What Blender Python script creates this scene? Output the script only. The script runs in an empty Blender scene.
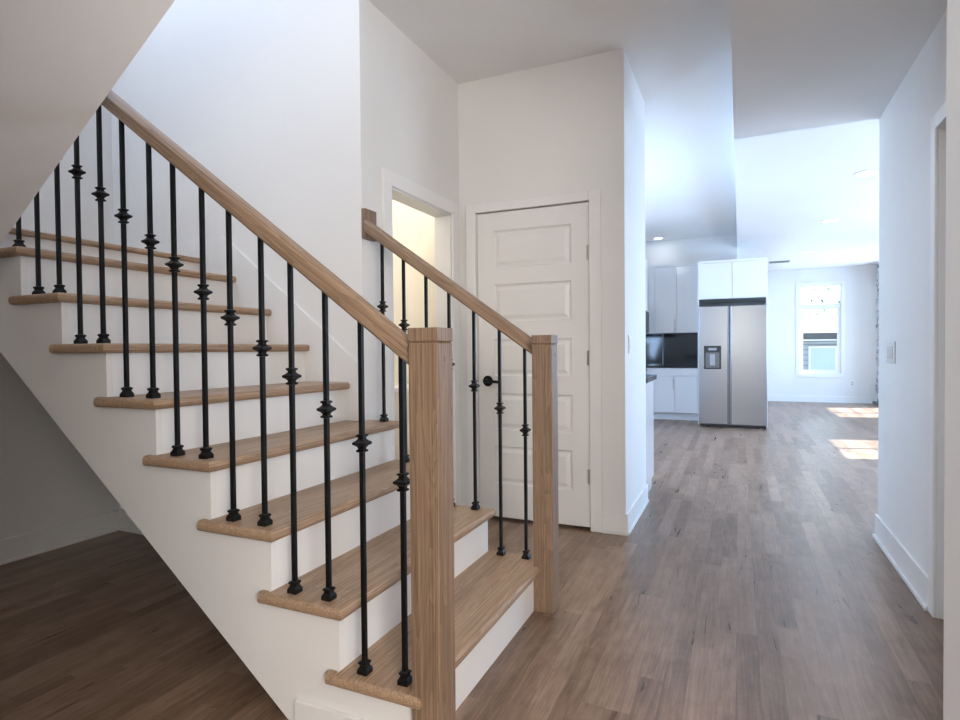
import bpy, bmesh, math, random
from mathutils import Vector, Matrix
random.seed(7)
S = bpy.context.scene
C = S.collection
R = math.radians

# ------------------------------------------------------------------ camera
F_PX = 579.7
cam_d = bpy.data.cameras.new('camera')
cam_d.sensor_width = 36.0
cam_d.lens = F_PX / 960.0 * 36.0
cam_d.clip_start = 0.02
cam = bpy.data.objects.new('camera', cam_d)
C.objects.link(cam)
YAW, PITCH, ROLL = 0.4206, -0.0179, -0.0091
_r = Vector((math.cos(YAW), math.sin(YAW), 0))
_f0 = Vector((-math.sin(YAW), math.cos(YAW), 0))
_f = _f0 * math.cos(PITCH) + Vector((0, 0, 1)) * math.sin(PITCH)
_u = _r.cross(_f)
# image roll
_r2 = _r * math.cos(ROLL) + _u * math.sin(ROLL)
_u2 = _u * math.cos(ROLL) - _r * math.sin(ROLL)
cam.matrix_world = Matrix(((_r2.x, _u2.x, -_f.x, 0), (_r2.y, _u2.y, -_f.y, 0), (_r2.z, _u2.z, -_f.z, 1.1464), (0, 0, 0, 1)))
S.camera = cam

# ------------------------------------------------------------------ colour management
S.view_settings.view_transform = 'Standard'
S.view_settings.look = 'None'
S.view_settings.gamma = 1.0
S.view_settings.use_curve_mapping = False
S.view_settings.exposure = 0.0

# ------------------------------------------------------------------ sky, sun, daylight and added fill
SUN_EL, SUN_DIR = 45.5, Vector((-0.98, -0.20, 0)).normalized()   # travel direction of the light
w = bpy.data.worlds.new('world')
S.world = w
w.use_nodes = True
nt = w.node_tree
nt.nodes.clear()
wo = nt.nodes.new('ShaderNodeOutputWorld')
bg = nt.nodes.new('ShaderNodeBackground')
sky = nt.nodes.new('ShaderNodeTexSky')
sky.sky_type = 'NISHITA'
sky.sun_disc = False
sky.sun_elevation = R(SUN_EL)
sky.sun_rotation = math.atan2(-SUN_DIR.x, -SUN_DIR.y)
bg.inputs['Strength'].default_value = 0.40
nt.links.new(sky.outputs[0], bg.inputs[0])
nt.links.new(bg.outputs[0], wo.inputs[0])

def sun():
    d = bpy.data.lights.new('sun', 'SUN')
    d.energy = 27.0
    d.angle = R(0.6)
    d.color = (0.97, 0.98, 1.0)
    o = bpy.data.objects.new('sun', d)
    C.objects.link(o)
    v = SUN_DIR * math.cos(R(SUN_EL)) + Vector((0, 0, -math.sin(R(SUN_EL))))
    o.rotation_euler = v.to_track_quat('-Z', 'Y').to_euler()
    o.location = (8, 10, 8)
sun()

def area(name, loc, direction, sx, sy, power, color):
    d = bpy.data.lights.new(name, 'AREA')
    d.shape = 'RECTANGLE'
    d.size = sx
    d.size_y = sy
    d.energy = power
    d.color = color
    o = bpy.data.objects.new(name, d)
    C.objects.link(o)
    o.location = loc
    o.rotation_euler = Vector(direction).to_track_quat('-Z', 'Z').to_euler()
    return o
BLUE = (0.43, 0.655, 1.0)
# daylight at patio door, pair, entry, stairwell; added fill at living front, kitchen
area('daylight_patio', (3.22, 8.07, 1.3), (-1, 0, -0.05), 1.4, 2.3, 105, BLUE)
area('daylight_pair', (3.22, 12.14, 1.3), (-1, 0, -0.05), 1.6, 1.4, 85, BLUE)
area('fill_living_front', (3.22, 5.4, 1.45), (-1, -0.15, -0.3), 1.3, 1.5, 80, BLUE)  # fill lamp at an added window, brightens hall wall and floor
area('fill_kitchen', (-1.93, 5.8, 1.7), (1, 0.6, 0.0), 1.4, 0.9, 70, BLUE)  # fill lamp at an invented kitchen window, aimed towards the cabinet fronts
area('daylight_upstairs', (-3.60, 1.4, 4.4), (1, 0.25, -0.35), 1.4, 1.2, 100, (0.68, 0.80, 1.0))
area('daylight_entry', (-0.9, -2.85, 1.75), (0, 1, 0), 2.4, 1.7, 70, (1.0, 0.92, 0.83))
area('daylight_foyer_side', (1.93, -1.7, 1.75), (-1, 0.15, 0), 1.4, 1.6, 170, (1.0, 0.92, 0.84))

# ------------------------------------------------------------------ materials
def new_mat(name):
    m = bpy.data.materials.new(name)
    m.use_nodes = True
    n = m.node_tree
    return m, n, n.nodes['Principled BSDF']

def N(n, kind, **kw):
    x = n.nodes.new(kind)
    for k, v in kw.items():
        setattr(x, k, v)
    return x

def math_n(n, op, a, b=None, c=None):
    x = n.nodes.new('ShaderNodeMath')
    x.operation = op
    for i, v in enumerate((a, b, c)):
        if v is None:
            continue
        if isinstance(v, (int, float)):
            x.inputs[i].default_value = v
        else:
            n.links.new(v, x.inputs[i])
    return x.outputs[0]

def ramp(n, fac, stops):
    x = n.nodes.new('ShaderNodeValToRGB')
    el = x.color_ramp.elements
    el[0].position, el[0].color = stops[0][0], (*stops[0][1], 1)
    el[1].position, el[1].color = stops[-1][0], (*stops[-1][1], 1)
    for p, c in stops[1:-1]:
        e = el.new(p)
        e.color = (*c, 1)
    n.links.new(fac, x.inputs[0])
    return x.outputs[0]

def paint(name, col, rough=0.6, bump=0.02, var=0.02):
    m, n, b = new_mat(name)
    g = N(n, 'ShaderNodeNewGeometry')
    no = N(n, 'ShaderNodeTexNoise')
    no.inputs['Scale'].default_value = 1.3
    no.inputs['Detail'].default_value = 3
    n.links.new(g.outputs['Position'], no.inputs['Vector'])
    c0 = tuple(max(0, x * (1 - var)) for x in col)
    c1 = tuple(min(1, x * (1 + var)) for x in col)
    n.links.new(ramp(n, no.outputs['Fac'], [(0.3, c0), (0.7, c1)]), b.inputs['Base Color'])
    b.inputs['Roughness'].default_value = rough
    if bump:
        n2 = N(n, 'ShaderNodeTexNoise')
        n2.inputs['Scale'].default_value = 260
        n.links.new(g.outputs['Position'], n2.inputs['Vector'])
        bp = N(n, 'ShaderNodeBump')
        bp.inputs['Strength'].default_value = bump
        bp.inputs['Distance'].default_value = 0.002
        n.links.new(n2.outputs['Fac'], bp.inputs['Height'])
        n.links.new(bp.outputs[0], b.inputs['Normal'])
    return m

def oak(name, axis, dark=(0.235, 0.143, 0.082), light=(0.50, 0.345, 0.225), slope=0.0):
    """white oak with grain running along one world axis ('X','Y','Z')"""
    m, n, b = new_mat(name)
    g = N(n, 'ShaderNodeNewGeometry')
    mp = N(n, 'ShaderNodeMapping')
    if slope:
        mp.inputs['Rotation'].default_value = (0, slope, 0)
    sc = {'X': (1.6, 22, 22), 'Y': (22, 1.6, 22), 'Z': (22, 22, 1.6)}[axis]
    mp2 = N(n, 'ShaderNodeMapping')
    mp2.inputs['Scale'].default_value = sc
    n.links.new(g.outputs['Position'], mp.inputs['Vector'])
    n.links.new(mp.outputs[0], mp2.inputs['Vector'])
    a = N(n, 'ShaderNodeTexNoise')
    a.inputs['Scale'].default_value = 1.0
    a.inputs['Detail'].default_value = 3
    a.inputs['Distortion'].default_value = 0.6
    n.links.new(mp2.outputs[0], a.inputs['Vector'])
    # cathedral rings: fract of the noise
    rings = math_n(n, 'FRACT', math_n(n, 'MULTIPLY', a.outputs['Fac'], 9.0))
    mp3 = N(n, 'ShaderNodeMapping')
    mp3.inputs['Scale'].default_value = tuple(v * (1.5 if v < 5 else 14) for v in sc)
    n.links.new(mp.outputs[0], mp3.inputs['Vector'])
    f = N(n, 'ShaderNodeTexNoise')
    f.inputs['Scale'].default_value = 1.0
    f.inputs['Detail'].default_value = 2
    n.links.new(mp3.outputs[0], f.inputs['Vector'])
    mix = math_n(n, 'ADD', math_n(n, 'MULTIPLY', rings, 0.26), math_n(n, 'SUBTRACT', math_n(n, 'MULTIPLY', f.outputs['Fac'], 1.15), 0.19))
    mid = tuple((p + q) / 2 for p, q in zip(dark, light))
    n.links.new(ramp(n, mix, [(0.22, dark), (0.50, mid), (0.80, light)]), b.inputs['Base Color'])
    b.inputs['Roughness'].default_value = 0.45
    bp = N(n, 'ShaderNodeBump')
    bp.inputs['Strength'].default_value = 0.15
    bp.inputs['Distance'].default_value = 0.001
    n.links.new(f.outputs['Fac'], bp.inputs['Height'])
    n.links.new(bp.outputs[0], b.inputs['Normal'])
    return m

FLOOR_STOPS = [(0.36, (0.095, 0.050, 0.028)), (0.52, (0.165, 0.100, 0.064)), (0.70, (0.300, 0.200, 0.140)), (0.90, (0.42, 0.31, 0.235))]
def plank_floor():
    """wide planks, each printed with two strips of staggered staves"""
    m, n, b = new_mat('vinyl_plank')
    g = N(n, 'ShaderNodeNewGeometry')
    s = N(n, 'ShaderNodeSeparateXYZ')
    n.links.new(g.outputs['Position'], s.inputs[0])
    def cells(W, L, seed):
        xs = math_n(n, 'DIVIDE', math_n(n, 'ADD', s.outputs['X'], 20.0 + seed), W)
        row = math_n(n, 'FLOOR', xs)
        wn = N(n, 'ShaderNodeTexWhiteNoise', noise_dimensions='1D')
        n.links.new(math_n(n, 'ADD', row, seed), wn.inputs['W'])
        ys = math_n(n, 'ADD', math_n(n, 'DIVIDE', s.outputs['Y'], L), math_n(n, 'MULTIPLY', wn.outputs['Value'], 7.0))
        cv = N(n, 'ShaderNodeCombineXYZ')
        n.links.new(row, cv.inputs[0]); n.links.new(math_n(n, 'FLOOR', ys), cv.inputs[1])
        w2 = N(n, 'ShaderNodeTexWhiteNoise', noise_dimensions='2D')
        n.links.new(cv.outputs[0], w2.inputs['Vector'])
        fx = math_n(n, 'FRACT', xs); fy = math_n(n, 'FRACT', ys)
        ex = math_n(n, 'MULTIPLY', math_n(n, 'MINIMUM', fx, math_n(n, 'SUBTRACT', 1.0, fx)), W)
        ey = math_n(n, 'MULTIPLY', math_n(n, 'MINIMUM', fy, math_n(n, 'SUBTRACT', 1.0, fy)), L)
        return w2.outputs['Value'], ex, ey
    v2, ex, ey = cells(0.076, 0.92, 0.0)
    vp, px, py = cells(0.228, 1.22, 0.0)
    def noise(sx, sy, det, rough, dist):
        c = N(n, 'ShaderNodeCombineXYZ')
        n.links.new(math_n(n, 'ADD', math_n(n, 'MULTIPLY', s.outputs['X'], sx), math_n(n, 'MULTIPLY', v2, 40.0)), c.inputs[0])
        n.links.new(math_n(n, 'ADD', math_n(n, 'MULTIPLY', s.outputs['Y'], sy), math_n(n, 'MULTIPLY', v2, 11.0)), c.inputs[1])
        t = N(n, 'ShaderNodeTexNoise')
        t.inputs['Scale'].default_value = 1.0; t.inputs['Detail'].default_value = det
        t.inputs['Roughness'].default_value = rough; t.inputs['Distortion'].default_value = dist
        n.links.new(c.outputs[0], t.inputs['Vector'])
        return t.outputs['Fac']
    fine = noise(110, 5.0, 3, 0.6, 0.3)
    broad = noise(16, 1.5, 4, 0.6, 1.4)
    mott = noise(9, 7.0, 4, 0.65, 0.6)
    v = math_n(n, 'ADD', math_n(n, 'MULTIPLY', v2, 0.16),
        math_n(n, 'ADD', math_n(n, 'MULTIPLY', fine, 0.30),
        math_n(n, 'ADD', math_n(n, 'MULTIPLY', broad, 0.45), math_n(n, 'MULTIPLY', mott, 0.30))))
    col = ramp(n, v, FLOOR_STOPS)
    seam = math_n(n, 'LESS_THAN', math_n(n, 'MINIMUM', px, py), 0.0009)
    mx = N(n, 'ShaderNodeMix', data_type='RGBA')
    n.links.new(math_n(n, 'MULTIPLY', seam, 0.35), mx.inputs['Factor'])
    n.links.new(col, mx.inputs['A'])
    mx.inputs['B'].default_value = (0.03, 0.02, 0.015, 1)
    n.links.new(mx.outputs['Result'], b.inputs['Base Color'])
    n.links.new(ramp(n, broad, [(0.3, (0.27,) * 3), (0.7, (0.38,) * 3)]), b.inputs['Roughness'])
    bp = N(n, 'ShaderNodeBump')
    bp.inputs['Strength'].default_value = 0.10
    bp.inputs['Distance'].default_value = 0.001
    n.links.new(fine, bp.inputs['Height'])
    n.links.new(bp.outputs[0], b.inputs['Normal'])
    return m

def metal(name, col, rough, metallic=1.0, brushed=None):
    m, n, b = new_mat(name)
    b.inputs['Metallic'].default_value = metallic
    g = N(n, 'ShaderNodeNewGeometry')
    mp = N(n, 'ShaderNodeMapping')
    mp.inputs['Scale'].default_value = brushed or (40, 40, 40)
    no = N(n, 'ShaderNodeTexNoise')
    no.inputs['Scale'].default_value = 1.0
    n.links.new(g.outputs['Position'], mp.inputs[0]); n.links.new(mp.outputs[0], no.inputs['Vector'])
    n.links.new(ramp(n, no.outputs['Fac'], [(0.3, tuple(c * .965 for c in col)), (0.7, tuple(min(1, c * 1.035) for c in col))]), b.inputs['Base Color'])
    n.links.new(ramp(n, no.outputs['Fac'], [(0.3, (rough * .95,) * 3), (0.7, (rough * 1.05,) * 3)]), b.inputs['Roughness'])
    return m

def glass_mat():
    m, n, b = new_mat('window_glass')
    n.nodes.remove(b)
    out = [x for x in n.nodes if x.type == 'OUTPUT_MATERIAL'][0]
    t = N(n, 'ShaderNodeBsdfTransparent'); t.inputs[0].default_value = (0.93, 0.97, 0.97, 1)
    gl = N(n, 'ShaderNodeBsdfGlossy'); gl.inputs['Roughness'].default_value = 0.02
    fr = N(n, 'ShaderNodeFresnel'); fr.inputs[0].default_value = 1.45
    mx = N(n, 'ShaderNodeMixShader')
    g = N(n, 'ShaderNodeNewGeometry')
    n.links.new(math_n(n, 'MULTIPLY', fr.outputs[0], math_n(n, 'SUBTRACT', 1.0, g.outputs['Backfacing'])), mx.inputs[0]); n.links.new(t.outputs[0], mx.inputs[1]); n.links.new(gl.outputs[0], mx.inputs[2])
    n.links.new(mx.outputs[0], out.inputs[0])
    return m

def emit(name, col, s):
    m, n, b = new_mat(name)
    b.inputs['Emission Color'].default_value = (*col, 1)
    b.inputs['Emission Strength'].default_value = s
    no = N(n, 'ShaderNodeTexNoise'); no.inputs['Scale'].default_value = 30
    n.links.new(ramp(n, no.outputs['Fac'], [(0, (.85,) * 3), (1, (.9,) * 3)]), b.inputs['Base Color'])
    return m

def banded(name, c0, c1, axis, pitch, frac=0.12, rough=0.7):
    """horizontal lap siding / shingles"""
    m, n, b = new_mat(name)
    g = N(n, 'ShaderNodeNewGeometry')
    s = N(n, 'ShaderNodeSeparateXYZ')
    n.links.new(g.outputs['Position'], s.inputs[0])
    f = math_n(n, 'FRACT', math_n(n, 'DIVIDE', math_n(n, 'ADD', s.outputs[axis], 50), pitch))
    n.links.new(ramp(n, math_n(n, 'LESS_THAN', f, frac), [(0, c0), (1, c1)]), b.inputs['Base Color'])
    b.inputs['Roughness'].default_value = rough
    return m

M = {}
M['wall'] = paint('white_wall_paint', (0.80, 0.79, 0.775), 0.62)
M['ceil'] = paint('ceiling_paint', (0.86, 0.855, 0.85), 0.75)
M['trim'] = paint('white_trim_paint', (0.83, 0.825, 0.815), 0.35, 0.0)
M['door'] = paint('white_door_paint', (0.82, 0.81, 0.80), 0.38, 0.0)
M['cream'] = paint('cream_wall_paint', (0.80, 0.76, 0.67), 0.6)
M['floor'] = plank_floor()
M['oakY'] = oak('oak_tread', 'Y')
M['oakZ'] = oak('oak_newel', 'Z', (0.135, 0.085, 0.052), (0.315, 0.215, 0.143))
M['oakR'] = oak('oak_rail', 'X', (0.165, 0.102, 0.062), (0.385, 0.262, 0.172), slope=-math.atan(0.73))
M['iron'] = metal('black_iron', (0.006, 0.0058, 0.0055), 0.38, 0.0)
M['iron'].node_tree.nodes['Principled BSDF'].inputs['Specular IOR Level'].default_value = 0.22
M['steel'] = metal('stainless_steel', (0.36, 0.38, 0.42), 0.24, 1.0, (1.5, 1.5, 400))
M['dsteel'] = metal('dark_steel', (0.16, 0.165, 0.17), 0.35, 0.9)
M['nickel'] = metal('satin_nickel', (0.55, 0.53, 0.50), 0.32)
M['cab'] = paint('white_gloss_cabinet', (0.80, 0.80, 0.82), 0.12, 0.0, 0.005)
M['black'] = paint('black_gloss_slab', (0.008, 0.008, 0.009), 0.08, 0.0, 0.3)
M['bplast'] = paint('black_plastic', (0.02, 0.02, 0.022), 0.35, 0.0)
M['gplast'] = paint('grey_plastic', (0.33, 0.34, 0.36), 0.3, 0.0)
M['wplast'] = paint('white_plastic', (0.80, 0.80, 0.79), 0.3, 0.0)
M['glass'] = glass_mat()
M['lamp'] = emit('downlight_lens', (0.95, 0.97, 1.0), 6.0)
M['warm_lamp'] = emit('warm_lamp_glass', (1.0, 0.85, 0.62), 5.0)
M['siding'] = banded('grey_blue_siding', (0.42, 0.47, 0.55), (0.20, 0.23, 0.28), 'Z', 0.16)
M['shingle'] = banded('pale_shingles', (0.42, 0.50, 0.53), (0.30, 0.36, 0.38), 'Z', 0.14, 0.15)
M['sky_tint_pane'] = paint('house_pane_painted_sky', (0.50, 0.62, 0.68), 0.1, 0.0)  # pale sky reflection painted into the pane's base colour
M['fascia'] = paint('dark_fascia', (0.07, 0.07, 0.08), 0.5, 0.0)
M['bark'] = paint('bark', (0.10, 0.085, 0.07), 0.9, 0.0, 0.3)
M['leaf'] = paint('leaf_green', (0.10, 0.20, 0.08), 0.7, 0.0, 0.4)
M['grass'] = paint('pale_dry_ground', (0.34, 0.35, 0.33), 0.9, 0.0, 0.4)

def stone_mat():
    m, n, b = new_mat('stacked_stone')
    g = N(n, 'ShaderNodeNewGeometry')
    mp = N(n, 'ShaderNodeMapping'); mp.inputs['Scale'].default_value = (5, 5, 13)
    v = N(n, 'ShaderNodeTexVoronoi'); v.inputs['Scale'].default_value = 1.0
    n.links.new(g.outputs['Position'], mp.inputs[0]); n.links.new(mp.outputs[0], v.inputs['Vector'])
    n.links.new(ramp(n, v.outputs['Distance'], [(0.0, (0.75, 0.76, 0.78)), (0.5, (0.62, 0.63, 0.66)), (0.8, (0.22, 0.22, 0.25))]), b.inputs['Base Color'])
    b.inputs['Roughness'].default_value = 0.8
    return m
M['stone'] = stone_mat()

# ------------------------------------------------------------------ mesh helpers
def box(bm, x0, x1, y0, y1, z0, z1):
    if x0 > x1: x0, x1 = x1, x0
    if y0 > y1: y0, y1 = y1, y0
    if z0 > z1: z0, z1 = z1, z0
    v = [bm.verts.new(p) for p in ((x0, y0, z0), (x1, y0, z0), (x1, y1, z0), (x0, y1, z0), (x0, y0, z1), (x1, y0, z1), (x1, y1, z1), (x0, y1, z1))]
    for f in ((0, 3, 2, 1), (4, 5, 6, 7), (0, 1, 5, 4), (1, 2, 6, 5), (2, 3, 7, 6), (3, 0, 4, 7)):
        bm.faces.new([v[i] for i in f])
    return v

def prism(bm, pts, axis, a, b):
    """extrude a 2D polygon along an axis; axis 'Y': pts are (x,z); 'X': (y,z); 'Z': (x,y)"""
    def P(p, t):
        return {'Y': (p[0], t, p[1]), 'X': (t, p[0], p[1]), 'Z': (p[0], p[1], t)}[axis]
    A = [bm.verts.new(P(p, a)) for p in pts]
    B = [bm.verts.new(P(p, b)) for p in pts]
    n = len(pts)
    bm.faces.new(A); bm.faces.new(B[::-1])
    for i in range(n):
        bm.faces.new((A[i], B[i], B[(i + 1) % n], A[(i + 1) % n]))

def lathe(bm, prof, n, c=(0, 0, 0), axis='Z', rot=0.0):
    """prof: list of (radius, height)"""
    rings = []
    for r, h in prof:
        ring = []
        for i in range(n):
            a = rot + 2 * math.pi * i / n
            u, v = r * math.cos(a), r * math.sin(a)
            p = {'Z': (u, v, h), 'Y': (u, h, v), 'X': (h, u, v)}[axis]
            ring.append(bm.verts.new((c[0] + p[0], c[1] + p[1], c[2] + p[2])))
        rings.append(ring)
    for A, B in zip(rings, rings[1:]):
        for i in range(n):
            bm.faces.new((A[i], A[(i + 1) % n], B[(i + 1) % n], B[i]))
    bm.faces.new(rings[0][::-1]); bm.faces.new(rings[-1])

def tube(bm, pts, rads, n=6):
    rings = []
    for i, (p, r) in enumerate(zip(pts, rads)):
        p = Vector(p)
        d = (Vector(pts[min(i + 1, len(pts) - 1)]) - Vector(pts[max(i - 1, 0)])).normalized()
        a = d.cross(Vector((0, 0, 1)))
        if a.length < 1e-3: a = Vector((1, 0, 0))
        a.normalize(); b = d.cross(a)
        rings.append([bm.verts.new(p + (a * math.cos(2 * math.pi * k / n) + b * math.sin(2 * math.pi * k / n)) * r) for k in range(n)])
    for A, B in zip(rings, rings[1:]):
        for k in range(n):
            bm.faces.new((A[k], A[(k + 1) % n], B[(k + 1) % n], B[k]))
    bm.faces.new(rings[0][::-1]); bm.faces.new(rings[-1])

def root_loc(o):
    while o.parent: o = o.parent
    return o.location.copy()

def obj(name, bm, mat, parent=None, bevel=0.0, seg=2, smooth=False, origin=None):
    bmesh.ops.recalc_face_normals(bm, faces=bm.faces)
    off = Vector((0, 0, 0))
    if parent is not None:
        off = root_loc(parent)
    elif origin is not None:
        off = Vector(origin)
    if off.length:
        bmesh.ops.translate(bm, verts=bm.verts, vec=-off)
    me = bpy.data.meshes.new(name)
    bm.to_mesh(me); bm.free()
    o = bpy.data.objects.new(name, me)
    C.objects.link(o)
    if parent is not None: o.parent = parent
    elif origin is not None: o.location = origin
    me.materials.append(mat)
    if smooth:
        for p in me.polygons: p.use_smooth = True
    if bevel:
        md = o.modifiers.new('bevel', 'BEVEL')
        md.width = bevel; md.segments = seg; md.limit_method = 'ANGLE'; md.angle_limit = R(40)
    return o

def boxes(*bs):
    bm = bmesh.new()
    for b in bs: box(bm, *b)
    return bm

def thing(name, label, cat, loc, group=None):
    o = bpy.data.objects.new(name, None)
    o.empty_display_size = 0.1
    C.objects.link(o)
    o.location = loc
    o['label'] = label; o['category'] = cat
    if group: o['group'] = group
    return o

def tag(o, label, cat, group=None):
    o['label'] = label; o['category'] = cat
    if group: o['group'] = group
    return o

def struct(name, bm, mat, label=None, parent=None, **kw):
    o = obj(name, bm, mat, parent, **kw)
    if parent is None:
        o['kind'] = 'structure'
        if label: o['label'] = label
    return o

# ------------------------------------------------------------------ key dimensions (metres)
RISE, RUN, X1 = 0.197, 0.259, -0.7927
YN, YW, YF = 1.350, 2.463, 2.521          # near tread ends, stair wall, far open tread ends
YB, YB2 = 1.404, 2.472                     # baluster rows
XA, YD, XC, XR, YR = -1.754, 3.5955, -0.637, 0.754, 4.10
YE = 4.45
H, H2, HL, HU = 2.963, 2.484, 2.753, 5.6
XL, XE, XLR, YFAR, YK = -3.68, -0.030, 3.3, 13.73, 10.26
YFR, XFR = -3.0, 2.0                       # front wall, foyer right wall
LAND = 1.695
def xn(k): return X1 - (k - 1) * RUN

# ------------------------------------------------------------------ setting: floor, walls, ceilings
struct('floor', boxes((XL - .13, XLR + .12, YFR - .1, YFAR + .12, -0.12, 0.0)), M['floor'], 'brown wood plank floor running through the whole storey')
struct('wall_stair', boxes((XL - .12, XA, YW, YW + .12, 0, HU)), M['wall'], 'tall white wall behind the staircase')
struct('wall_left', boxes((XL - .12, XL, YFR, YW, 0, HU)), M['wall'], 'white wall left of and beneath the staircase')
# wall with the open doorway (faces +X)
struct('wall_side_doorway', boxes((XA - .12, XA, YW + .12, 2.728, 0, H), (XA - .12, XA, 3.469, YD + .12, 0, H), (XA - .12, XA, 2.728, 3.469, 2.055, H)), M['wall'], 'white wall holding the open side doorway')
struct('wall_closet', boxes((XA, -1.627, YD, YD + .12, 0, H), (-0.854, XC, YD, YD + .12, 0, H), (-1.627, -0.854, YD, YD + .12, 2.069, H)), M['wall'], 'white wall holding the five panel door')
struct('wall_hall_left', boxes((XC - .12, XC, YD + .12, YE, 0, H)), M['wall'], 'short white wall between panelled door and kitchen')
struct('wall_hall_right', boxes((XR, XR + .12, 2.985, YR, 0, H2), (XR, XR + .12, 1.50, 2.13, 0, H2), (XR, XR + .12, 2.13, 2.985, 2.045, H2)), M['wall'], 'white hallway wall on the right with light switch')
struct('wall_near_right', boxes((0.392, XLR, 1.385, 1.50, 0, H2)), M['wall'], 'end of a wall at the right edge, closest to the viewer')
struct('wall_foyer_right', boxes((XFR, XFR + .12, YFR, -2.45, 0, H), (XFR, XFR + .12, -0.95, 1.385, 0, H), (XFR, XFR + .12, -2.45, -0.95, 0, 0.9), (XFR, XFR + .12, -2.45, -0.95, 2.6, H)), M['wall'])
struct('wall_living_front', boxes((XR + .12, XLR, YR - .12, YR, 0, HL)), M['wall'])
struct('wall_side_room', boxes((XLR, XLR + .12, 1.385, YR - .12, 0, H2)), M['wall'])
WIN_R = [(4.75, 6.05, 0.7, 2.2), (7.36, 8.78, 0.0, 2.52), (11.30, 12.98, 0.5, 2.02)]
# living room right wall with patio door (7.1-8.4), pair of windows (10.8-12.3), front window added for light (4.6-5.9)
ops = WIN_R
bs = []; y = YR - .12
for a, b_, z0, z1 in ops:
    bs.append((XLR, XLR + .12, y, a, 0, HL)); bs.append((XLR, XLR + .12, a, b_, z1, HL))
    if z0 > 0: bs.append((XLR, XLR + .12, a, b_, 0, z0))
    y = b_
bs.append((XLR, XLR + .12, y, YFAR + .12, 0, HL))
struct('wall_living_right', boxes(*bs), M['wall'])
wx0, wx1, wz0, wz1 = 1.15, 1.89, 0.585, 2.40
struct('wall_far', boxes((-0.15, wx0, YFAR, YFAR + .12, 0, HL), (wx1, XLR, YFAR, YFAR + .12, 0, HL), (wx0, wx1, YFAR, YFAR + .12, 0, wz0), (wx0, wx1, YFAR, YFAR + .12, wz1, HL)), M['wall'], 'far white living room wall with the window')
struct('wall_kitchen_back', boxes((-2.12, -0.03, YK, YK + .12, 0, H), (-0.03, 0.30, YK, YK + .12, 0, 2.40)), M['wall'], 'kitchen wall above the white cabinets')
struct('wall_living_left', boxes((0.30, 0.40, YK, YFAR, 0, 2.40), (-0.03, 0.30, YK + .12, YFAR, 2.36, 2.40), (-0.15, -0.03, YK + .12, YFAR, 0, HL)), M['wall'])
kx = -2.0
struct('wall_kitchen_left', boxes((kx - .12, kx, YE - .12, 5.0, 0, H), (kx - .12, kx, 6.6, YK, 0, H), (kx - .12, kx, 5.0, 6.6, 0, 1.25), (kx - .12, kx, 5.0, 6.6, 2.15, H)), M['wall'])
struct('wall_kitchen_front', boxes((kx, XC - .12, YE - .12, YE, 0, H)), M['wall'])
# powder room beyond the open doorway
struct('wall_powder_far', boxes((-3.42, XA, 4.15, 4.27, 0, H), (-3.42, -3.30, YW + .12, 4.15, 0, H), (XA - .12, XA, YD + .12, 4.15, 0, H)), M['cream'], 'cream wall of the small room beyond the open doorway')
# front wall with entry glazing
struct('wall_front', boxes((XL, -2.15, YFR - .12, YFR, 0, H), (0.35, XFR, YFR - .12, YFR, 0, H), (-2.15, 0.35, YFR - .12, YFR, 2.65, H), (-2.15, 0.35, YFR - .12, YFR, 0, 0.85)), M['wall'])
# ceilings
struct('ceiling', boxes((-0.60, XE, YFR, YE - .1, H, H + .25), (XL, -0.60, YFR, 0.15, H, H + .25), (XA, -0.60, YW, YE - .1, H, H + .25), (kx, XE, YE - .1, YK, H, H + .25), (-3.30, XA, YW + .12, 4.15, H, H + .25), (XE, XFR, YFR, 1.385, H, H + .25)), M['ceil'], 'high white ceiling over foyer and kitchen')
struct('ceiling_hall', boxes((XE, XLR, 1.385, YR, H2, H + .25)), M['ceil'], 'lowered ceiling over the hallway')
struct('ceiling_living', boxes((XE, XLR, YR, YFAR, HL, H + .25)), M['ceil'], 'living room ceiling with three downlights')
struct('wall_stairwell_upper', boxes((-0.60, -0.48, 0.03, YW, H + .25, HU), (XL, -0.60, 0.03, 0.15, H + .25, HU), (XA, -0.60, YW, YW + .12, H + .25, HU)), M['wall'])
struct('wall_nook_light_block', boxes((XL, -2.66, 0.03, 0.15, 0, H), (-2.46, -0.36, 0.03, 0.15, 0, H), (-2.66, -2.46, 0.03, 0.15, 1.9, H)), M['wall'])  # unseen wall added to shade the stair nook; narrow slot lets some light in
struct('ceiling_stairwell', boxes((XL, -0.48, 0.03, YW + .12, HU, HU + .1)), M['ceil'])

# ------------------------------------------------------------------ baseboards
BBH, BBT = 0.132, 0.014
def bb(name, *segs):
    bm = bmesh.new()
    for x0, x1, y0, y1 in segs:
        box(bm, x0, x1, y0, y1, 0, BBH)
        # shoe moulding
        if abs(x1 - x0) > abs(y1 - y0):
            if y0 < y1: box(bm, x0, x1, min(y0, y1) - .008, max(y0, y1), 0, .018)
        else:
            box(bm, min(x0, x1), max(x0, x1) + .008 if name in RIGHTFACE else max(x0, x1), y0, y1, 0, .018)
    return struct(name, bm, M['trim'], bevel=0.002)
RIGHTFACE = ('baseboard_left', 'baseboard_hall_left', 'baseboard_side')
bb('baseboard_left', (XL, XL + BBT, YFR, YW))
bb('baseboard_stair', (XL + BBT, XA - .1, YW - BBT, YW))
bb('baseboard_side', (XA, XA + BBT, YW + .01, 2.64))
bb('baseboard_closet', (-0.780, XC + BBT, YD - BBT, YD))
bb('baseboard_hall_left', (XC, XC + BBT, YD, YE - .002))
struct('baseboard_right', boxes((XR - BBT, XR, 3.045, YR + BBT, 0, BBH + .01), (XR - BBT - .01, XR - BBT, 3.045, YR + BBT + .01, 0, .02), (XR, 3.2, YR, YR + BBT, 0, BBH)), M['trim'], bevel=0.002)
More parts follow.
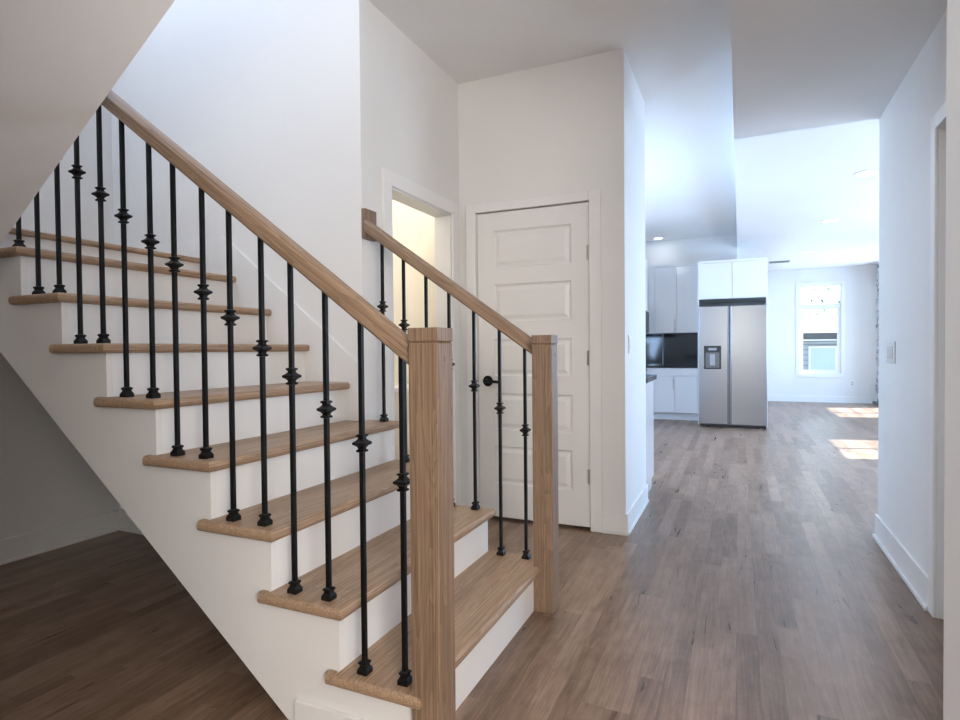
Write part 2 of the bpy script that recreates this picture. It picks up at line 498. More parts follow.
bb('baseboard_far', (0.42, XLR, YFAR - BBT, YFAR))
bb('baseboard_powder', (-3.30, XA - .12, 4.15 - BBT, 4.15))
bb('baseboard_living_right', (XLR - BBT, XLR, 4.13, 7.28), (XLR - BBT, XLR, 8.86, 12.9))

# ------------------------------------------------------------------ casings and doors
def casing_y(name, x, y0, y1, z1, w_, t, label):
    """casing around an opening in a wall facing +-X; t signed thickness"""
    xa, xb = min(x, x + t), max(x, x + t)
    return struct(name, boxes((xa, xb, y0 - w_, y0, 0, z1 + w_), (xa, xb, y1, y1 + w_, 0, z1 + w_), (xa, xb, y0, y1, z1, z1 + w_)), M['trim'], label, bevel=0.003)
casing_y('trim_1', XA, 2.728, 3.469, 2.05, 0.082, 0.016, 'white casing around the open side doorway')
struct('trim_2', boxes((XA - .12, XA, 2.728, 2.740, 0, 2.05), (XA - .12, XA, 3.457, 3.469, 0, 2.05), (XA - .12, XA, 2.728, 3.469, 2.040, 2.055)), M['trim'], 'jamb lining of the open side doorway')
DX0, DX1, DT = -1.622, -0.859, 2.062
cw = 0.080
struct('trim_3', boxes((DX0 - cw, DX0 - .006, YD - .016, YD, 0, DT + .066), (DX1 + .006, DX1 + cw, YD - .016, YD, 0, DT + .066), (DX0 - .006, DX1 + .006, YD - .016, YD, DT + .006, DT + .066)), M['trim'], 'white casing around the five panel door', bevel=0.003)
struct('trim_4', boxes((DX0 - .006, DX0 - .003, YD, YD + .12, 0, DT + .006), (DX1 + .0045, DX1 + .0055, YD, YD + .12, 0, DT + .006), (DX0, DX1, YD, YD + .12, DT + .0062, DT + .007)), M['trim'])
casing_y('trim_5', XR, 2.13, 2.985, 2.045, 0.062, -0.012, 'white casing of the right hall doorway')
struct('door_2', boxes((XR + .085, XR + .12, 2.132, 2.983, 0.01, 2.043)), M['door'], 'door in the right hall opening')

def panelled_door():
    y0, y1 = YD + .008, YD + .045      # front face y0
    bm = bmesh.new()
    rows = [(1.940, 1.689), (1.582, 1.329), (1.215, 0.967), (0.853, 0.605), (0.497, 0.240)]
    px0, px1 = -1.508, -0.972
    z_prev = DT
    rails = []
    zt = DT
    for a, b_ in rows:
        rails.append((a, zt)); zt = b_
    rails.append((0.018, zt))
    box(bm, DX0, px0, y0, y1, 0.018, DT); box(bm, px1, DX1, y0, y1, 0.018, DT)
    for a, b_ in rails: box(bm, px0, px1, y0, y1, a, b_)
    for zt, zb in rows:
        # moulded slope, recessed flat, raised centre
        def ring(i0, d0, i1, d1):
            A = [bm.verts.new(p) for p in ((px0 + i0, y0 + d0, zb + i0), (px1 - i0, y0 + d0, zb + i0), (px1 - i0, y0 + d0, zt - i0), (px0 + i0, y0 + d0, zt - i0))]
            B = [bm.verts.new(p) for p in ((px0 + i1, y0 + d1, zb + i1), (px1 - i1, y0 + d1, zb + i1), (px1 - i1, y0 + d1, zt - i1), (px0 + i1, y0 + d1, zt - i1))]
            for i in range(4): bm.faces.new((A[i], A[(i + 1) % 4], B[(i + 1) % 4], B[i]))
            return B
        ring(0, 0, .010, .014); ring(.010, .014, .020, .014)
        B = ring(.020, .014, .044, .003)
        bm.faces.new(B)
    d = struct('door_1', bm, M['door'], 'closed white five panel door with black lever handle')
    bm = bmesh.new()
    hx, hz = -1.553, 0.934
    lathe(bm, [(0.036, 0.0), (0.037, -0.004), (0.035, -0.010), (0.012, -0.012), (0.011, -0.05)], 24, (hx, y0, hz), 'Y')
    tube(bm, [(hx - .008, y0 - .05, hz), (hx + .03, y0 - .053, hz + .001), (hx + .075, y0 - .05, hz - .003), (hx + .112, y0 - .046, hz - .006)], [.012, .011, .010, .009], 8)
    obj('door_handle', bm, M['iron'], d, smooth=False)['label'] = 'black lever handle'
    for hz in (1.750, 1.088, 0.339):
        bm = bmesh.new()
        box(bm, DX1 - .016, DX1 + .002, y0 - .002, y0, hz - .045, hz + .045)
        lathe(bm, [(.0065, hz - .047), (.0065, hz + .047)], 10, (DX1 + .002, y0 - .006, 0))
        obj('hinge', bm, M['nickel'], d)['label'] = 'satin metal hinge'
panelled_door()
struct('wall_closet_inside', boxes((-1.70, -0.76, YD + .6, YD + .65, 0, H)), M['wall'])

# ------------------------------------------------------------------ staircase
def tread_bm(x0, x1, y0, y1, z0, z1, near=True, far=False):
    bm = bmesh.new()
    box(bm, x0, x1, y0, y1, z0, z1)
    e = []
    for ed in bm.edges:
        a, b_ = ed.verts[0].co, ed.verts[1].co
        horiz = abs(a.z - b_.z) < 1e-6
        if horiz and abs(a.x - x1) < 1e-6 and abs(b_.x - x1) < 1e-6: e.append(ed)
        elif horiz and near and abs(a.y - y0) < 1e-6 and abs(b_.y - y0) < 1e-6: e.append(ed)
        elif horiz and far and abs(a.y - y1) < 1e-6 and abs(b_.y - y1) < 1e-6: e.append(ed)
    bmesh.ops.bevel(bm, geom=e, offset=(z1 - z0) * 0.43, segments=4, profile=0.5, affect='EDGES')
    return bm

st = thing('staircase', 'staircase with oak treads, white risers and white side panel, rising left', 'staircase', (-1.6, 1.9, 0))
TT = 0.036
for k in range(1, 9):
    zt = k * RISE
    back = xn(k) - RUN - 0.030
    if k <= 3:
        bm = tread_bm(back, xn(k), YN, YF, zt - TT, zt, True, True)
    elif k == 4:
        bm = tread_bm(back, xn(k), YN, YW, zt - TT, zt, True, False)
        b2 = tread_bm(XA + .001, xn(k), YW - .0005, YF, zt - TT, zt, False, True)
        me = bpy.data.meshes.new('t'); b2.to_mesh(me); bm.from_mesh(me); b2.free(); bpy.data.meshes.remove(me)
    else:
        bm = tread_bm(back, xn(k), YN, YW - .016, zt - TT, zt, True, False)
    b2 = tread_bm(back - .032, back, YN, YN + .029, zt - TT, zt, True, False)
    me = bpy.data.meshes.new('t'); b2.to_mesh(me); bm.from_mesh(me); b2.free(); bpy.data.meshes.remove(me)
    obj('tread', bm, M['oakY'], st)
    yf = YF - .0505 if k <= 4 else YW - .016
    obj('riser', boxes((xn(k) - .048, xn(k) - .030, YN + .0505, yf, (k - 1) * RISE, zt - TT)), M['trim'], st)
x9 = xn(9)
obj('riser', boxes((x9 - .048, x9 - .030, YN + .0505, YW - .016, 8 * RISE, LAND - .027)), M['trim'], st)
obj('landing', tread_bm(XL + .001, x9, 0.16, YW - .001, LAND - .027, LAND, False, False), M['oakY'], st)['label'] = 'oak landing edge'
# side panel following the steps
lowz = lambda x: 1.142 + 0.764 * (-2.774 - x)
pts = [(-1.280, 0.0), (X1 - .030, 0.0)]
for k in range(1, 9):
    pts.append((xn(k) - .030, k * RISE - TT)); pts.append((xn(k + 1) - .030, k * RISE - TT))
pts += [(x9 - .030, LAND - .027), (-2.95, LAND - .027), (-2.95, lowz(-2.95))]
bm = bmesh.new(); prism(bm, pts, 'Y', YN + .030, YN + .050)
obj('side_panel', bm, M['wall'], st)['label'] = 'white side panel cut to the steps'
# underside board of the flight
bm = bmesh.new(); prism(bm, [(-1.280, 0.0), (-1.25, 0.0), (-2.93, lowz(-2.95) + .03), (-2.95, lowz(-2.95))], 'Y', YN + .050, YW - .001)
obj('underside', bm, M['wall'], st)
obj('landing_box', boxes((XL + .001, -2.95, 0.16, YW - .001, 1.41, LAND - .028)), M['wall'], st)
# far open side panel for the lowest steps
pts = [(XA + .002, 0.0), (X1 - .030, 0.0)]
for k in range(1, 4):
    pts.append((xn(k) - .030, k * RISE - TT)); pts.append((xn(k + 1) - .030, k * RISE - TT))
pts += [(xn(4) - .030, 4 * RISE - TT), (XA + .002, 4 * RISE - TT)]
bm = bmesh.new(); prism(bm, pts, 'Y', YF - .050, YF - .030)
obj('side_panel', bm, M['trim'], st)
# baseboard on the side panel
obj('plinth', boxes((-1.245, -0.83, YN + .016, YN + .0295, 0, 0.078), ), M['trim'], st, bevel=0.002)
# skirt on the stair wall
sk = lambda x: 1.064 + 0.785 * (-1.753 - x)
bm = bmesh.new()
prism(bm, [(XA - .001, sk(XA) - .35), (XA - .001, sk(XA)), (-2.66, sk(-2.66)), (-2.72, LAND + .115), (XL + .016, LAND + .115), (XL + .016, LAND + .001), (-2.86, LAND + .001), (-2.86, sk(-2.86) - .5)], 'Y', YW - .015, YW - .001)
obj('skirt_board', bm, M['trim'], st)
obj('skirt_board', boxes((XL + .001, XL + .015, 0.16, YW - .015, LAND + .001, LAND + .126)), M['trim'], st)

# ------------------------------------------------------------------ upper flight, seen from below
us = thing('staircase', 'plain painted underside of the upper stair flight sloping across the top left', 'staircase', (-1.8, 0.7, 1.43))
so = lambda x: 2.240 + 0.697 * (x + 1.625)
UY0, UY1 = 0.16, 1.29
bm = bmesh.new()
pp = [(-2.86, so(-2.86)), (-0.62, so(-0.62))]
prism(bm, pp + [(-0.62, so(-0.62) + .10), (-2.86, so(-2.86) + .10)], 'Y', UY0, UY1)
obj('soffit', bm, M['ceil'], us)['label'] = 'smooth sloping soffit'
pts = [(-0.62, so(-0.62) + .101), (-2.86, so(-2.86) + .101), (-2.86, LAND + .001), (-2.80, LAND + .001)]
ux = -2.80
tr = []
for k in range(1, 9):
    z = LAND + k * RISE
    pts += [(ux, z - TT), (min(ux + RUN, -0.62), z - TT)]
    tr.append((ux - .03, ux + RUN, z)); ux += RUN
bm = bmesh.new(); prism(bm, pts, 'Y', UY0, UY1)
obj('carriage', bm, M['wall'], us)
for a, b_, z in tr:
    obj('tread', boxes((a, b_, UY0, UY1 + .02, z - TT + .001, z)), M['oakY'], us, bevel=0.008)

# ------------------------------------------------------------------ railings
def newel(root, x0, y0, w_=0.09, zc=1.166, zt=1.207):
    bm = boxes((x0, x0 + w_, y0, y0 + w_, 0.0, zc))
    o = obj('newel_post', bm, M['oakZ'], root, bevel=0.003)
    obj('cap', boxes((x0 + .002, x0 + w_ - .002, y0 + .002, y0 + w_ - .002, zc, zc + .004), (x0 - .001, x0 + w_ + .001, y0 - .001, y0 + w_ + .001, zc + .004, zt)), M['oakZ'], o, bevel=0.002)
    bm = bmesh.new(); lathe(bm, [(0.008, 0), (0.0078, .0015)], 16, (x0 + w_, y0 + .045, zc - .043), 'X')
    obj('plug', bm, M['oakZ'], o)
    return o

def rail_bm(xa, xb, zf, y, w_=0.06, h_=0.068):
    c = .014
    prof = [(-w_/2 + c*.5, 0), (w_/2 - c*.5, 0), (w_/2, c*.6), (w_/2, h_ - c*1.3), (w_/2 - c*.45, h_ - c*.4), (w_/2 - c*1.3, h_), (-w_/2 + c*1.3, h_), (-w_/2 + c*.45, h_ - c*.4), (-w_/2, h_ - c*1.3), (-w_/2, c*.6)]
    bm = bmesh.new()
    A = [bm.verts.new((xa, y + p[0], zf(xa) + p[1])) for p in prof]
    B = [bm.verts.new((xb, y + p[0], zf(xb) + p[1])) for p in prof]
    n = len(prof)
    bm.faces.new(A); bm.faces.new(B[::-1])
    for i in range(n): bm.faces.new((A[i], B[i], B[(i+1) % n], A[(i+1) % n]))
    return bm

s2 = math.sqrt(2)
def sq_mesh(name, prof, mat):
    bm = bmesh.new()
    lathe(bm, [(r * s2, h) for r, h in prof], 4, (0, 0, 0), 'Z', math.pi / 4)
    bmesh.ops.recalc_face_normals(bm, faces=bm.faces)
    me = bpy.data.meshes.new(name); bm.to_mesh(me); bm.free(); me.materials.append(mat)
    return me
KN = sq_mesh('knuckle', [(.0070, -.027), (.0125, -.025), (.0130, -.021), (.0085, -.017), (.0088, -.013), (.0130, -.008), (.0205, -.003), (.0205, .003), (.0130, .008), (.0088, .013), (.0085, .017), (.0130, .021), (.0125, .025), (.0070, .027)], M['iron'])
SH = sq_mesh('base_shoe', [(.0165, 0.0), (.0165, .012), (.0135, .017), (.0105, .022), (.0105, .026), (.0135, .029), (.0135, .034), (.0085, .037)], M['iron'])

def baluster(root, x, y, z0, z1, zk):
    rl = root.location
    bm = bmesh.new()
    hw = .0064
    box(bm, -hw, hw, -hw, hw, 0.002, z1 - z0)
    me = bpy.data.meshes.new('baluster'); bmesh.ops.recalc_face_normals(bm, faces=bm.faces); bm.to_mesh(me); bm.free(); me.materials.append(M['iron'])
    b_ = bpy.data.objects.new('baluster', me); C.objects.link(b_); b_.parent = root
    b_.location = (x - rl.x, y - rl.y, z0 - rl.z)
    k = bpy.data.objects.new('knuckle', KN); C.objects.link(k); k.parent = b_; k.location = (0, 0, zk - z0)
    s = bpy.data.objects.new('base_shoe', SH); C.objects.link(s); s.parent = b_

ra = thing('stair_railing', 'long near stair railing with oak handrail and black iron balusters', 'railing', (-0.77, YB, 0))
newel(ra, -0.822, 1.359)
zr = lambda x: 1.611 + 0.736 * (-1.52 - x)
NX = [-.871, -1.009, -1.137, -1.269, -1.388, -1.524, -1.645, -1.782, -1.901, -2.042, -2.168, -2.303, -2.427, -2.562, -2.688]
FX = [-.884, -1.007, -1.136, -1.266, -1.390, -1.516, -1.640]
obj('handrail', rail_bm(-0.8222, -2.80, zr, YB), M['oakR'], ra, smooth=False)['label'] = 'sloping oak handrail'
DXB, SPB = 0.0856, 0.1366
for j in range(15):
    x = NX[j]
    baluster(ra, x, YB, RISE * (j // 2 + 1), zr(x) + .004, 0.771 + 0.743 * (-0.868 - x))
o = obj('newel_post', boxes((-2.89, -2.80, YB - .045, YB + .045, LAND, 2.75)), M['oakZ'], ra, bevel=.003)

rb = thing('stair_railing', 'short far stair railing running from square newel to the wall end', 'railing', (-0.78, YB2, 0))
newel(rb, -0.823, 2.390)
zr2 = lambda x: 1.122 + 0.704 * (-0.843 - x)
obj('handrail', rail_bm(-0.8232, XA + .024, zr2, YB2 + .004), M['oakR'], rb)
for j in range(7):
    x = FX[j]
    baluster(rb, x, YB2, RISE * (j // 2 + 1), zr2(x) + .004, 0.784 + 0.778 * (-0.889 - x))
obj('rosette', boxes((XA + .001, XA + .024, YB2 - .015, YB2 + .088, 1.717, 1.870)), M['oakZ'], rb, bevel=.002)['label'] = 'rectangular oak wall block'

# ------------------------------------------------------------------ wall plates
def plate(label, axis, face, c, z, wd, n_sw, dirn, name='light_switch', cat='switch'):
    r = thing(name, label, cat, (face, c, z) if axis == 'X' else (c, face, z))
    def bx(u0, u1, z0, z1, d0, d1):
        if axis == 'X': return (face + dirn * d0, face + dirn * d1, c + u0, c + u1, z + z0, z + z1)
        return (c + u0, c + u1, face + dirn * d0, face + dirn * d1, z + z0, z + z1)
    obj('wall_plate', boxes(bx(-wd/2, wd/2, -.058, .058, 0.0005, .006)), M['wplast'], r, bevel=.0015)
    for i in range(n_sw):
        u = (i - (n_sw - 1) / 2) * .046
        if name == 'light_switch':
            obj('rocker', boxes(bx(u - .016, u + .016, -.034, .034, .006, .010)), M['wplast'], r, bevel=.001)
        else:
            for q in (-.02, .02):
                obj('socket', boxes(bx(u - .014, u + .014, q - .013, q + .013, .006, .0075)), M['gplast'], r)
plate('white two-gang light switch plate on the right hallway wall', 'X', XR, 3.79, 1.112, .205, 3, -1)
plate('small white light switch on narrow bright wall between door and kitchen', 'X', XC, 3.74, 1.172, .075, 1, 1)
plate('white electrical outlet low on the far wall right of the window', 'Y', YFAR, 2.08, 0.40, .075, 1, -1, 'electrical_outlet', 'outlet')

# ------------------------------------------------------------------ downlights and vent
def downlight(label, x, y, z, r_, power, col, mat='lamp', grp=None):
    t = thing('ceiling_downlight', label, 'downlight', (x, y, z), grp)
    bm = bmesh.new(); lathe(bm, [(r_, -.0005), (r_, -.006), (r_ - .018, -.010), (r_ - .018, -.0005)], 32, (x, y, z))
    obj('trim_ring', bm, M['wplast'], t)
    bm = bmesh.new(); lathe(bm, [(r_ - .018, -.0102), (r_ - .022, -.0125), (0.01, -.014)], 32, (x, y, z))
    obj('lens', bm, M[mat], t)
    d = bpy.data.lights.new('downlight_lamp', 'AREA'); d.shape = 'DISK'; d.size = r_ * 1.6; d.energy = power; d.color = col
    o = bpy.data.objects.new('downlight_lamp', d); C.objects.link(o); o.parent = t; o.location = (0, 0, -.02)
G = 'recessed downlights of the living room'
CW = (0.86, 0.92, 1.0)
downlight('largest and nearest of the three living room downlights', 1.08, 6.40, HL, .105, 5, CW, grp=G)
downlight('middle one of the three living room downlights', 1.06, 8.58, HL, .105, 5, CW, grp=G)
downlight('smallest, farthest living room downlight, above the window wall', 1.07, 11.24, HL, .10, 5, CW, grp=G)
downlight('round kitchen downlight above the white wall cabinets', -1.215, 9.97, H, .085, 1.0, CW)
for ky_ in (5.6, 7.8):
    downlight('added fill downlight hidden behind the hallway wall, lighting the kitchen cabinets', -1.25, ky_, H, .085, 10, CW, grp='added kitchen fill downlights out of view')  # unseen extra lamps, added to brighten the kitchen cabinets
t = thing('ceiling_vent', 'dark slotted ceiling vent above the right side of refrigerator', 'vent', (0.69, 12.28, HL))
obj('frame', boxes((0.51, 0.87, 12.15, 12.42, HL - .008, HL - .0005)), M['wplast'], t)
for i in range(6):
    obj('slat', boxes((0.52, 0.86, 12.17 + i * .042, 12.195 + i * .042, HL - .013, HL - .008)), M['dsteel'], t)
# powder room ceiling lamp
t = thing('ceiling_lamp', 'warm ceiling lamp inside the small room beyond the doorway', 'lamp', (-2.5, 3.4, H))
bm = bmesh.new(); lathe(bm, [(.14, -.001), (.15, -.03), (.12, -.07), (.05, -.09), (.01, -.095)], 28, (-2.5, 3.4, H))
obj('glass_bowl', bm, M['warm_lamp'], t, smooth=True)
d = bpy.data.lights.new('bowl_lamp', 'POINT'); d.energy = 22; d.color = (1.0, .94, .84); d.shadow_soft_size = .12
o = bpy.data.objects.new('bowl_lamp', d); C.objects.link(o); o.parent = t; o.location = (0, 0, -.25)
# vanity seen through the doorway
t = thing('bathroom_vanity', 'pale vanity top seen through the open side doorway', 'vanity', (-2.6, 3.9, 0))
obj('cabinet', boxes((-3.28, -1.90, 3.63, 4.135, 0.09, 0.842)), M['cream'], t)
obj('countertop', boxes((-3.29, -1.88, 3.60, 4.136, 0.843, 0.872)), M['trim'], t, bevel=.003)
for i in range(3):
    x0 = -3.26 + i * .455
    dd = obj('door', boxes((x0, x0 + .445, 3.615, 3.629, .11, .83)), M['cream'], t, bevel=.002)

# ------------------------------------------------------------------ windows
def window(name, axis, face, a0, a1, z0, z1, depth, kind, inner):
    """frame and pane in a wall opening; axis is the wall's normal; inner = direction of the room (+1/-1)"""
    def B(u0, u1, d0, d1, za, zb):
        e0, e1 = face - inner * d0, face - inner * d1
        return (u0, u1, e0, e1, za, zb) if axis == 'Y' else (e0, e1, u0, u1, za, zb)
    f = .035 if kind != 'transom' else .014
    fr = boxes(B(a0, a0 + f, .03, .10, z0, z1), B(a1 - f, a1, .03, .10, z0, z1), B(a0 + f, a1 - f, .03, .10, z0, z0 + f), B(a0 + f, a1 - f, .03, .10, z1 - f, z1))
    w_ = struct(name, fr, M['trim'])
    if kind == 'transom':
        zt = 1.985
        obj('transom_bar', boxes(B(a0 + f, a1 - f, .025, .10, zt - .03, zt + .035)), M['trim'], w_)
        obj('sash', boxes(B(a0 + f, a0 + f + .05, .045, .085, z0 + f, zt - .03), B(a1 - f - .05, a1 - f, .045, .085, z0 + f, zt - .03), B(a0 + f + .05, a1 - f - .05, .045, .085, z0 + f, z0 + f + .065), B(a0 + f + .05, a1 - f - .05, .045, .085, zt - .075, zt - .03), B(a0 + f + .05, a1 - f - .05, .05, .08, 1.265, 1.295)), M['trim'], w_)
        obj('muntin', boxes(B(a1 - f - .20, a1 - f - .188, .055, .075, zt + .035, z1 - f)), M['trim'], w_)
    elif kind == 'pair':
        m_ = 12.02
        obj('mullion', boxes(B(m_ - .05, m_ + .05, .02, .11, z0, z1)), M['trim'], w_)
    elif kind == 'patio':
        m_ = (a0 + a1) / 2
        obj('stile', boxes(B(m_ - .03, m_ + .03, .03, .10, z0, z1)), M['trim'], w_)
    obj('pane', boxes(B(a0 + f * .5, a1 - f * .5, .062, .066, z0 + f * .5, z1 - f * .5)), M['glass'], w_)
    # casing on the room side
    c = .072
    e = lambda *q: B(*q)
    struct('trim_%d' % (6 + int(name[-1])), boxes(B(a0 - c, a0, -.016, -.0005, z0 - c, z1 + c), B(a1, a1 + c, -.016, -.0005, z0 - c, z1 + c), B(a0, a1, -.016, -.0005, z1, z1 + c), B(a0, a1, -.016, -.0005, z0 - c, z0),
        B(a0 - .001, a0 + .008, -.0004, .029, z0 + .009, z1 - .009), B(a1 - .008, a1 + .001, -.0004, .029, z0 + .009, z1 - .009), B(a0, a1, -.0004, .029, z1 - .009, z1 + .001), B(a0, a1, -.0004, .029, z0 - .001, z0 + .009)), M['trim'], bevel=.002)
    return w_
window('window_1', 'Y', YFAR, wx0, wx1, wz0, wz1, .12, 'transom', -1)['label'] = 'tall white framed window with transom on the far wall'
window('window_2', 'X', XLR, *WIN_R[0], .12, 'single', -1)  # unseen window, added to bring in more light
window('window_3', 'X', XLR, *WIN_R[1], .12, 'patio', -1)
window('window_4', 'X', XLR, *WIN_R[2], .12, 'pair', -1)
window('window_5', 'X', kx, 5.0, 6.6, 1.25, 2.15, .12, 'single', 1)  # unseen window made up for the kitchen fill light
window('window_7', 'X', XFR, -2.45, -0.95, .9, 2.6, .12, 'single', -1)
window('window_6', 'Y', YFR, -2.15, 0.35, .85, 2.65, .12, 'single', 1)

# ------------------------------------------------------------------ fireplace column of stacked stone
t = thing('stone_fireplace', 'rough pale stacked stone column at right end of far wall', 'fireplace', (2.9, 13.4, 0))
bm = bmesh.new()
box(bm, 2.53, XLR - .001, 13.06, YFAR - .001, 0.05, HL - .001)
rnd = random.Random(3)
z = 0.05
while z < HL - .06:
    hh = rnd.uniform(.05, .10); zz = min(z + hh, HL - .004)
    y = 13.04
    while y < YFAR - .02:
        l = rnd.uniform(.10, .28); d_ = rnd.uniform(.015, .06)
        box(bm, 2.53 - d_, 2.55, y, min(y + l, YFAR - .003), z, zz - .006); y += l + .006
    z = zz
obj('stone_column', bm, M['stone'], t)
obj('hearth', boxes((2.42, XLR - .001, 12.98, YFAR - .016, 0.0, 0.05)), M['dsteel'], t, bevel=.005)

# ------------------------------------------------------------------ kitchen
def slab_door(root, x0, x1, y, z0, z1, handle=None, name='door'):
    d = obj(name, boxes((x0 + .0035, x1 - .0035, y - .018, y, z0 + .0035, z1 - .0035)), M['cab'], root, bevel=.0015)
    if handle:
        hx, ha, hb = handle
        bm = bmesh.new(); tube(bm, [(hx, y - .045, ha), (hx, y - .045, hb)], [.006, .006], 8)
        for q in (ha + .02, hb - .02): tube(bm, [(hx, y - .018, q), (hx, y - .045, q)], [.004, .004], 6)
        obj('handle', bm, M['nickel'], d)
    return d
# upper cabinet on the back wall
YU, YBC = 9.893, 9.643
t = thing('wall_cabinet', 'white double wall cabinet left of the refrigerator above dark backsplash', 'cabinet', (-.93, YU, 1.36))
obj('body', boxes((-1.36, -.590, YU, YK - .001, 1.388, 2.462), (-1.36, -.590, YU - .02, YK - .001, 2.462, 2.500), (-1.36, -1.264, YU - .018, YU, 1.388, 2.462)), M['cab'], t)
slab_door(t, -1.262, -.92, YU, 1.39, 2.46, (-.95, 1.42, 1.61))
slab_door(t, -.92, -.592, YU, 1.39, 2.46)
t = thing('base_cabinet', 'white base cabinet with drawer beside the refrigerator under dark counter', 'cabinet', (-.9, YBC, 0))
obj('body', boxes((-1.36, -.590, YBC, YK - .001, .11, .828), (-1.36, -.590, YBC + .06, YK - .001, 0, .11)), M['cab'], t)
slab_door(t, -1.252, -.592, YBC, .700, .826, name='drawer')
slab_door(t, -1.252, -.93, YBC, .115, .698, (-.955, .49, .66))
slab_door(t, -.93, -.592, YBC, .115, .698)
tag(obj('countertop', boxes((-1.98, -.590, YBC - .03, YK - .001, .829, .86)), M['black'], bevel=.003, origin=(-1, 9.8, .869)), 'thin black countertop below the back wall cabinets', 'countertop')
struct('trim_6', boxes((-1.98, -.590, YK - .012, YK - .001, .861, 1.387)), M['black'], 'glossy black backsplash in the kitchen')
obj('joint', boxes((-1.192, -1.176, YK - .0135, YK - .0125, .865, 1.385)), M['gplast'], [o for o in C.objects if o.name == 'trim_6'][0])
# peninsula cabinet behind the hallway wall
t = thing('base_cabinet', 'white base cabinet end just past the hallway wall, nearest in kitchen', 'cabinet', (-1.1, 4.7, 0))
obj('body', boxes((-1.25, -.660, YE + .001, 4.91, 0.0, .888)), M['cab'], t)
slab = obj('door', boxes((-.659, -.642, YE + .005, 4.905, .10, .88)), M['cab'], t, bevel=.0015)
tag(obj('countertop', boxes((-1.25, -.622, YE + .002, 4.96, .889, .928)), M['black'], bevel=.003, origin=(-.9, 4.7, .863)), 'black counter tip peeking out past the hallway wall', 'countertop')
# left run wall cabinet with a microwave below
t = thing('wall_cabinet', 'narrow sliver of wall cabinet behind the hallway wall edge', 'cabinet', (-1.5, 8.2, 1.7))
obj('body', boxes((-1.98, -1.24, 8.0, 8.75, 1.68, 2.44)), M['cab'], t)
obj('door', boxes((-1.238, -1.222, 8.005, 8.745, 1.69, 2.43)), M['cab'], t, bevel=.0015)
t = thing('microwave_oven', 'stainless microwave sliver below the narrow cabinet by hallway wall', 'microwave', (-1.5, 8.2, 1.36))
obj('body', boxes((-1.98, -1.20, 8.0, 8.75, 1.36, 1.675)), M['steel'], t, bevel=.004)
obj('door', boxes((-1.20, -1.18, 8.0, 8.60, 1.38, 1.655)), M['bplast'], t, bevel=.002)

# over-fridge cabinet
YO = 9.30
t = thing('wall_cabinet', 'white two door cabinet mounted above the refrigerator', 'cabinet', (-.1, YO, 1.82))
obj('body', boxes((-.552, .355, YO, YK - .001, 1.865, 2.40), (-.552, .355, YO - .02, YK - .001, 2.40, 2.432)), M['cab'], t)
slab_door(t, -.551, -.095, YO, 1.868, 2.398)
slab_door(t, -.095, .354, YO, 1.868, 2.398)
# side panels that frame the refrigerator
t = tag(obj('side_panel', boxes((-.570, -.553, YO, YK - .001, 0, 2.43)), M['cab'], origin=(-.575, 9.6, 0)), 'white tall panel left of the refrigerator', 'panel')
t = tag(obj('side_panel', boxes((.356, .373, YO, YK - .001, 0, 2.43)), M['cab'], origin=(.37, 9.6, 0)), 'white tall panel right of the refrigerator', 'panel')

# refrigerator
FY = 8.95
t = thing('refrigerator', 'stainless steel side by side refrigerator with water dispenser', 'refrigerator', (-.075, 9.1, 0))
FX0, FX1, FZ = -.534, .352, 1.735
obj('body', boxes((FX0 + .01, FX1 - .01, FY + .075, FY + .70, .03, FZ - .02)), M['dsteel'], t, bevel=.004)
ld = obj('door', boxes((FX0, -.150, FY, FY + .07, .045, FZ)), M['steel'], t, bevel=.008, seg=3)
rd = obj('door', boxes((-.106, FX1, FY, FY + .07, .045, FZ)), M['steel'], t, bevel=.008, seg=3)
obj('handle', boxes((-.150, -.142, FY - .012, FY + .03, .06, FZ - .015)), M['steel'], ld, bevel=.002)
obj('handle', boxes((-.114, -.106, FY - .012, FY + .03, .06, FZ - .015)), M['steel'], rd, bevel=.002)
obj('centre_channel', boxes((-.142, -.114, FY + .02, FY + .075, .05, FZ - .005)), M['dsteel'], t)
obj('toe_grille', boxes((FX0 + .01, FX1 - .01, FY + .03, FY + .10, .008, .043)), M['bplast'], t)
for fx in (-.48, -.42, .24, .33):
    bm = bmesh.new(); lathe(bm, [(.018, 0), (.018, .012)], 12, (fx, FY + .05, 0)); obj('foot', bm, M['bplast'], t)
for fx in (FX0 + .05, FX1 - .05):
    obj('hinge_cover', boxes((fx - .035, fx + .035, FY + .01, FY + .12, FZ - .019, FZ + .012)), M['dsteel'], t, bevel=.004)
dp = obj('dispenser', boxes((-.464, -.236, FY - .004, FY + .01, .838, 1.172)), M['bplast'], ld, bevel=.004)
dp['label'] = 'black ice and water dispenser'
dz = boxes((-.442, -.258, FY - .006, FY - .003, .863, 1.075), (-.442, -.258, FY - .010, FY - .003, .856, .873))
obj('recess', dz, M['dsteel'], ld)
obj('paddle', boxes((-.385, -.318, FY - .010, FY - .006,   .89, 1.05)), M['gplast'], ld, bevel=.002)
obj('control_strip', boxes((-.405, -.295, FY - .012, FY - .004, 1.105, 1.14)), M['gplast'], ld, bevel=.003)

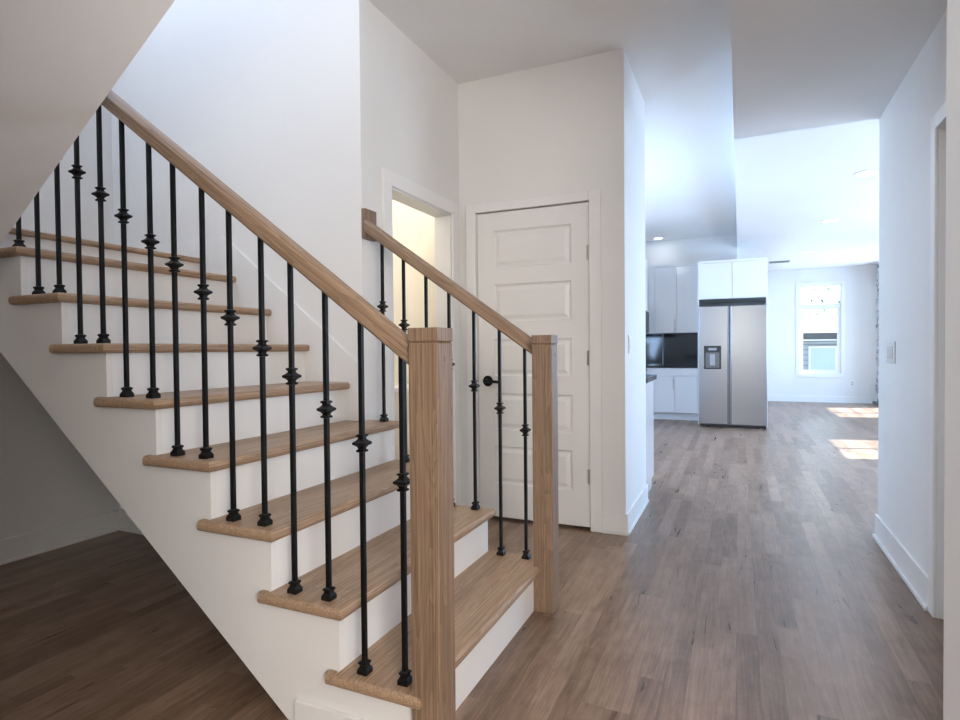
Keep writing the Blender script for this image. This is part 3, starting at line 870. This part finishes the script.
# ------------------------------------------------------------------ outside the far window
struct('ground', boxes((-14, 30, -16, YFR - .13, -.30, -.14), (-14, XL - .14, YFR - .13, 45, -.30, -.14), (XLR + .13, 30, YFR - .13, 45, -.30, -.14), (XL - .14, XLR + .13, YFAR + .13, 45, -.30, -.14)), M['grass'])
t = thing('house', 'neighbouring house with blue grey siding seen through the far window', 'house', (3.0, 22, -.14))
obj('siding_wall', boxes((-4, 10, 20.5, 27, -.14, 1.36)), M['siding'], t)
obj('fascia', boxes((-4.2, 10.2, 20.15, 20.35, 1.30, 1.56)), M['fascia'], t)
bm = bmesh.new(); prism(bm, [(20.12, 1.561), (23.8, 3.5), (27.5, 1.561)], 'X', -4.3, 10.3)
obj('roof', bm, M['shingle'], t)
wn_ = obj('window_frame', boxes((1.95, 2.72, 20.44, 20.499, .22, 1.16)), M['trim'], t)
obj('pane', boxes((2.01, 2.66, 20.43, 20.439, .28, 1.10)), M['sky_tint_pane'], wn_)

def tree(label, x, y, h_, seed):
    rn = random.Random(seed)
    t = thing('bare_tree', label, 'tree', (x, y, -.14))
    bm = bmesh.new()
    def branch(p, d, l, r_, lev):
        pts = [p]; rs = [r_]
        q = Vector(p); dd = Vector(d)
        for i in range(4):
            dd = (dd + Vector((rn.uniform(-.25, .25), rn.uniform(-.25, .25), rn.uniform(-.05, .15)))).normalized()
            q = q + dd * l / 4; pts.append(tuple(q)); rs.append(r_ * (1 - .17 * (i + 1)))
            if lev < 4 and i > 0:
                for _ in range(2 if lev else 2):
                    a = rn.uniform(0, 6.28); nd = (dd * .8 + Vector((math.cos(a), math.sin(a), .25)) * .8).normalized()
                    branch(tuple(q), nd, l * .58, r_ * .45, lev + 1)
        tube(bm, pts, rs, 5)
    branch((x, y, -.14), (0, 0, 1), h_, h_ * .03, 0)
    obj('trunk', bm, M['bark'], t)
    bm = bmesh.new()
    for i in range(500):
        a = rn.uniform(0, 6.28); rr = rn.uniform(0, h_ * .38); zz = rn.uniform(.45, 1.25) * h_
        c = Vector((x + rr * math.cos(a), y + rr * math.sin(a), zz)); s_ = rn.uniform(.05, .12)
        u = Vector((rn.uniform(-1, 1), rn.uniform(-1, 1), rn.uniform(-1, 1))).normalized(); v = u.orthogonal().normalized()
        bm.faces.new([bm.verts.new(c + u * s_), bm.verts.new(c + v * s_ * .5), bm.verts.new(c - u * s_), bm.verts.new(c - v * s_ * .5)])
    obj('foliage', bm, M['leaf'], t)
tree('sparse tree with drooping branches above the neighbouring roof outside the window', 3.3, 18.0, 4.4, 5)
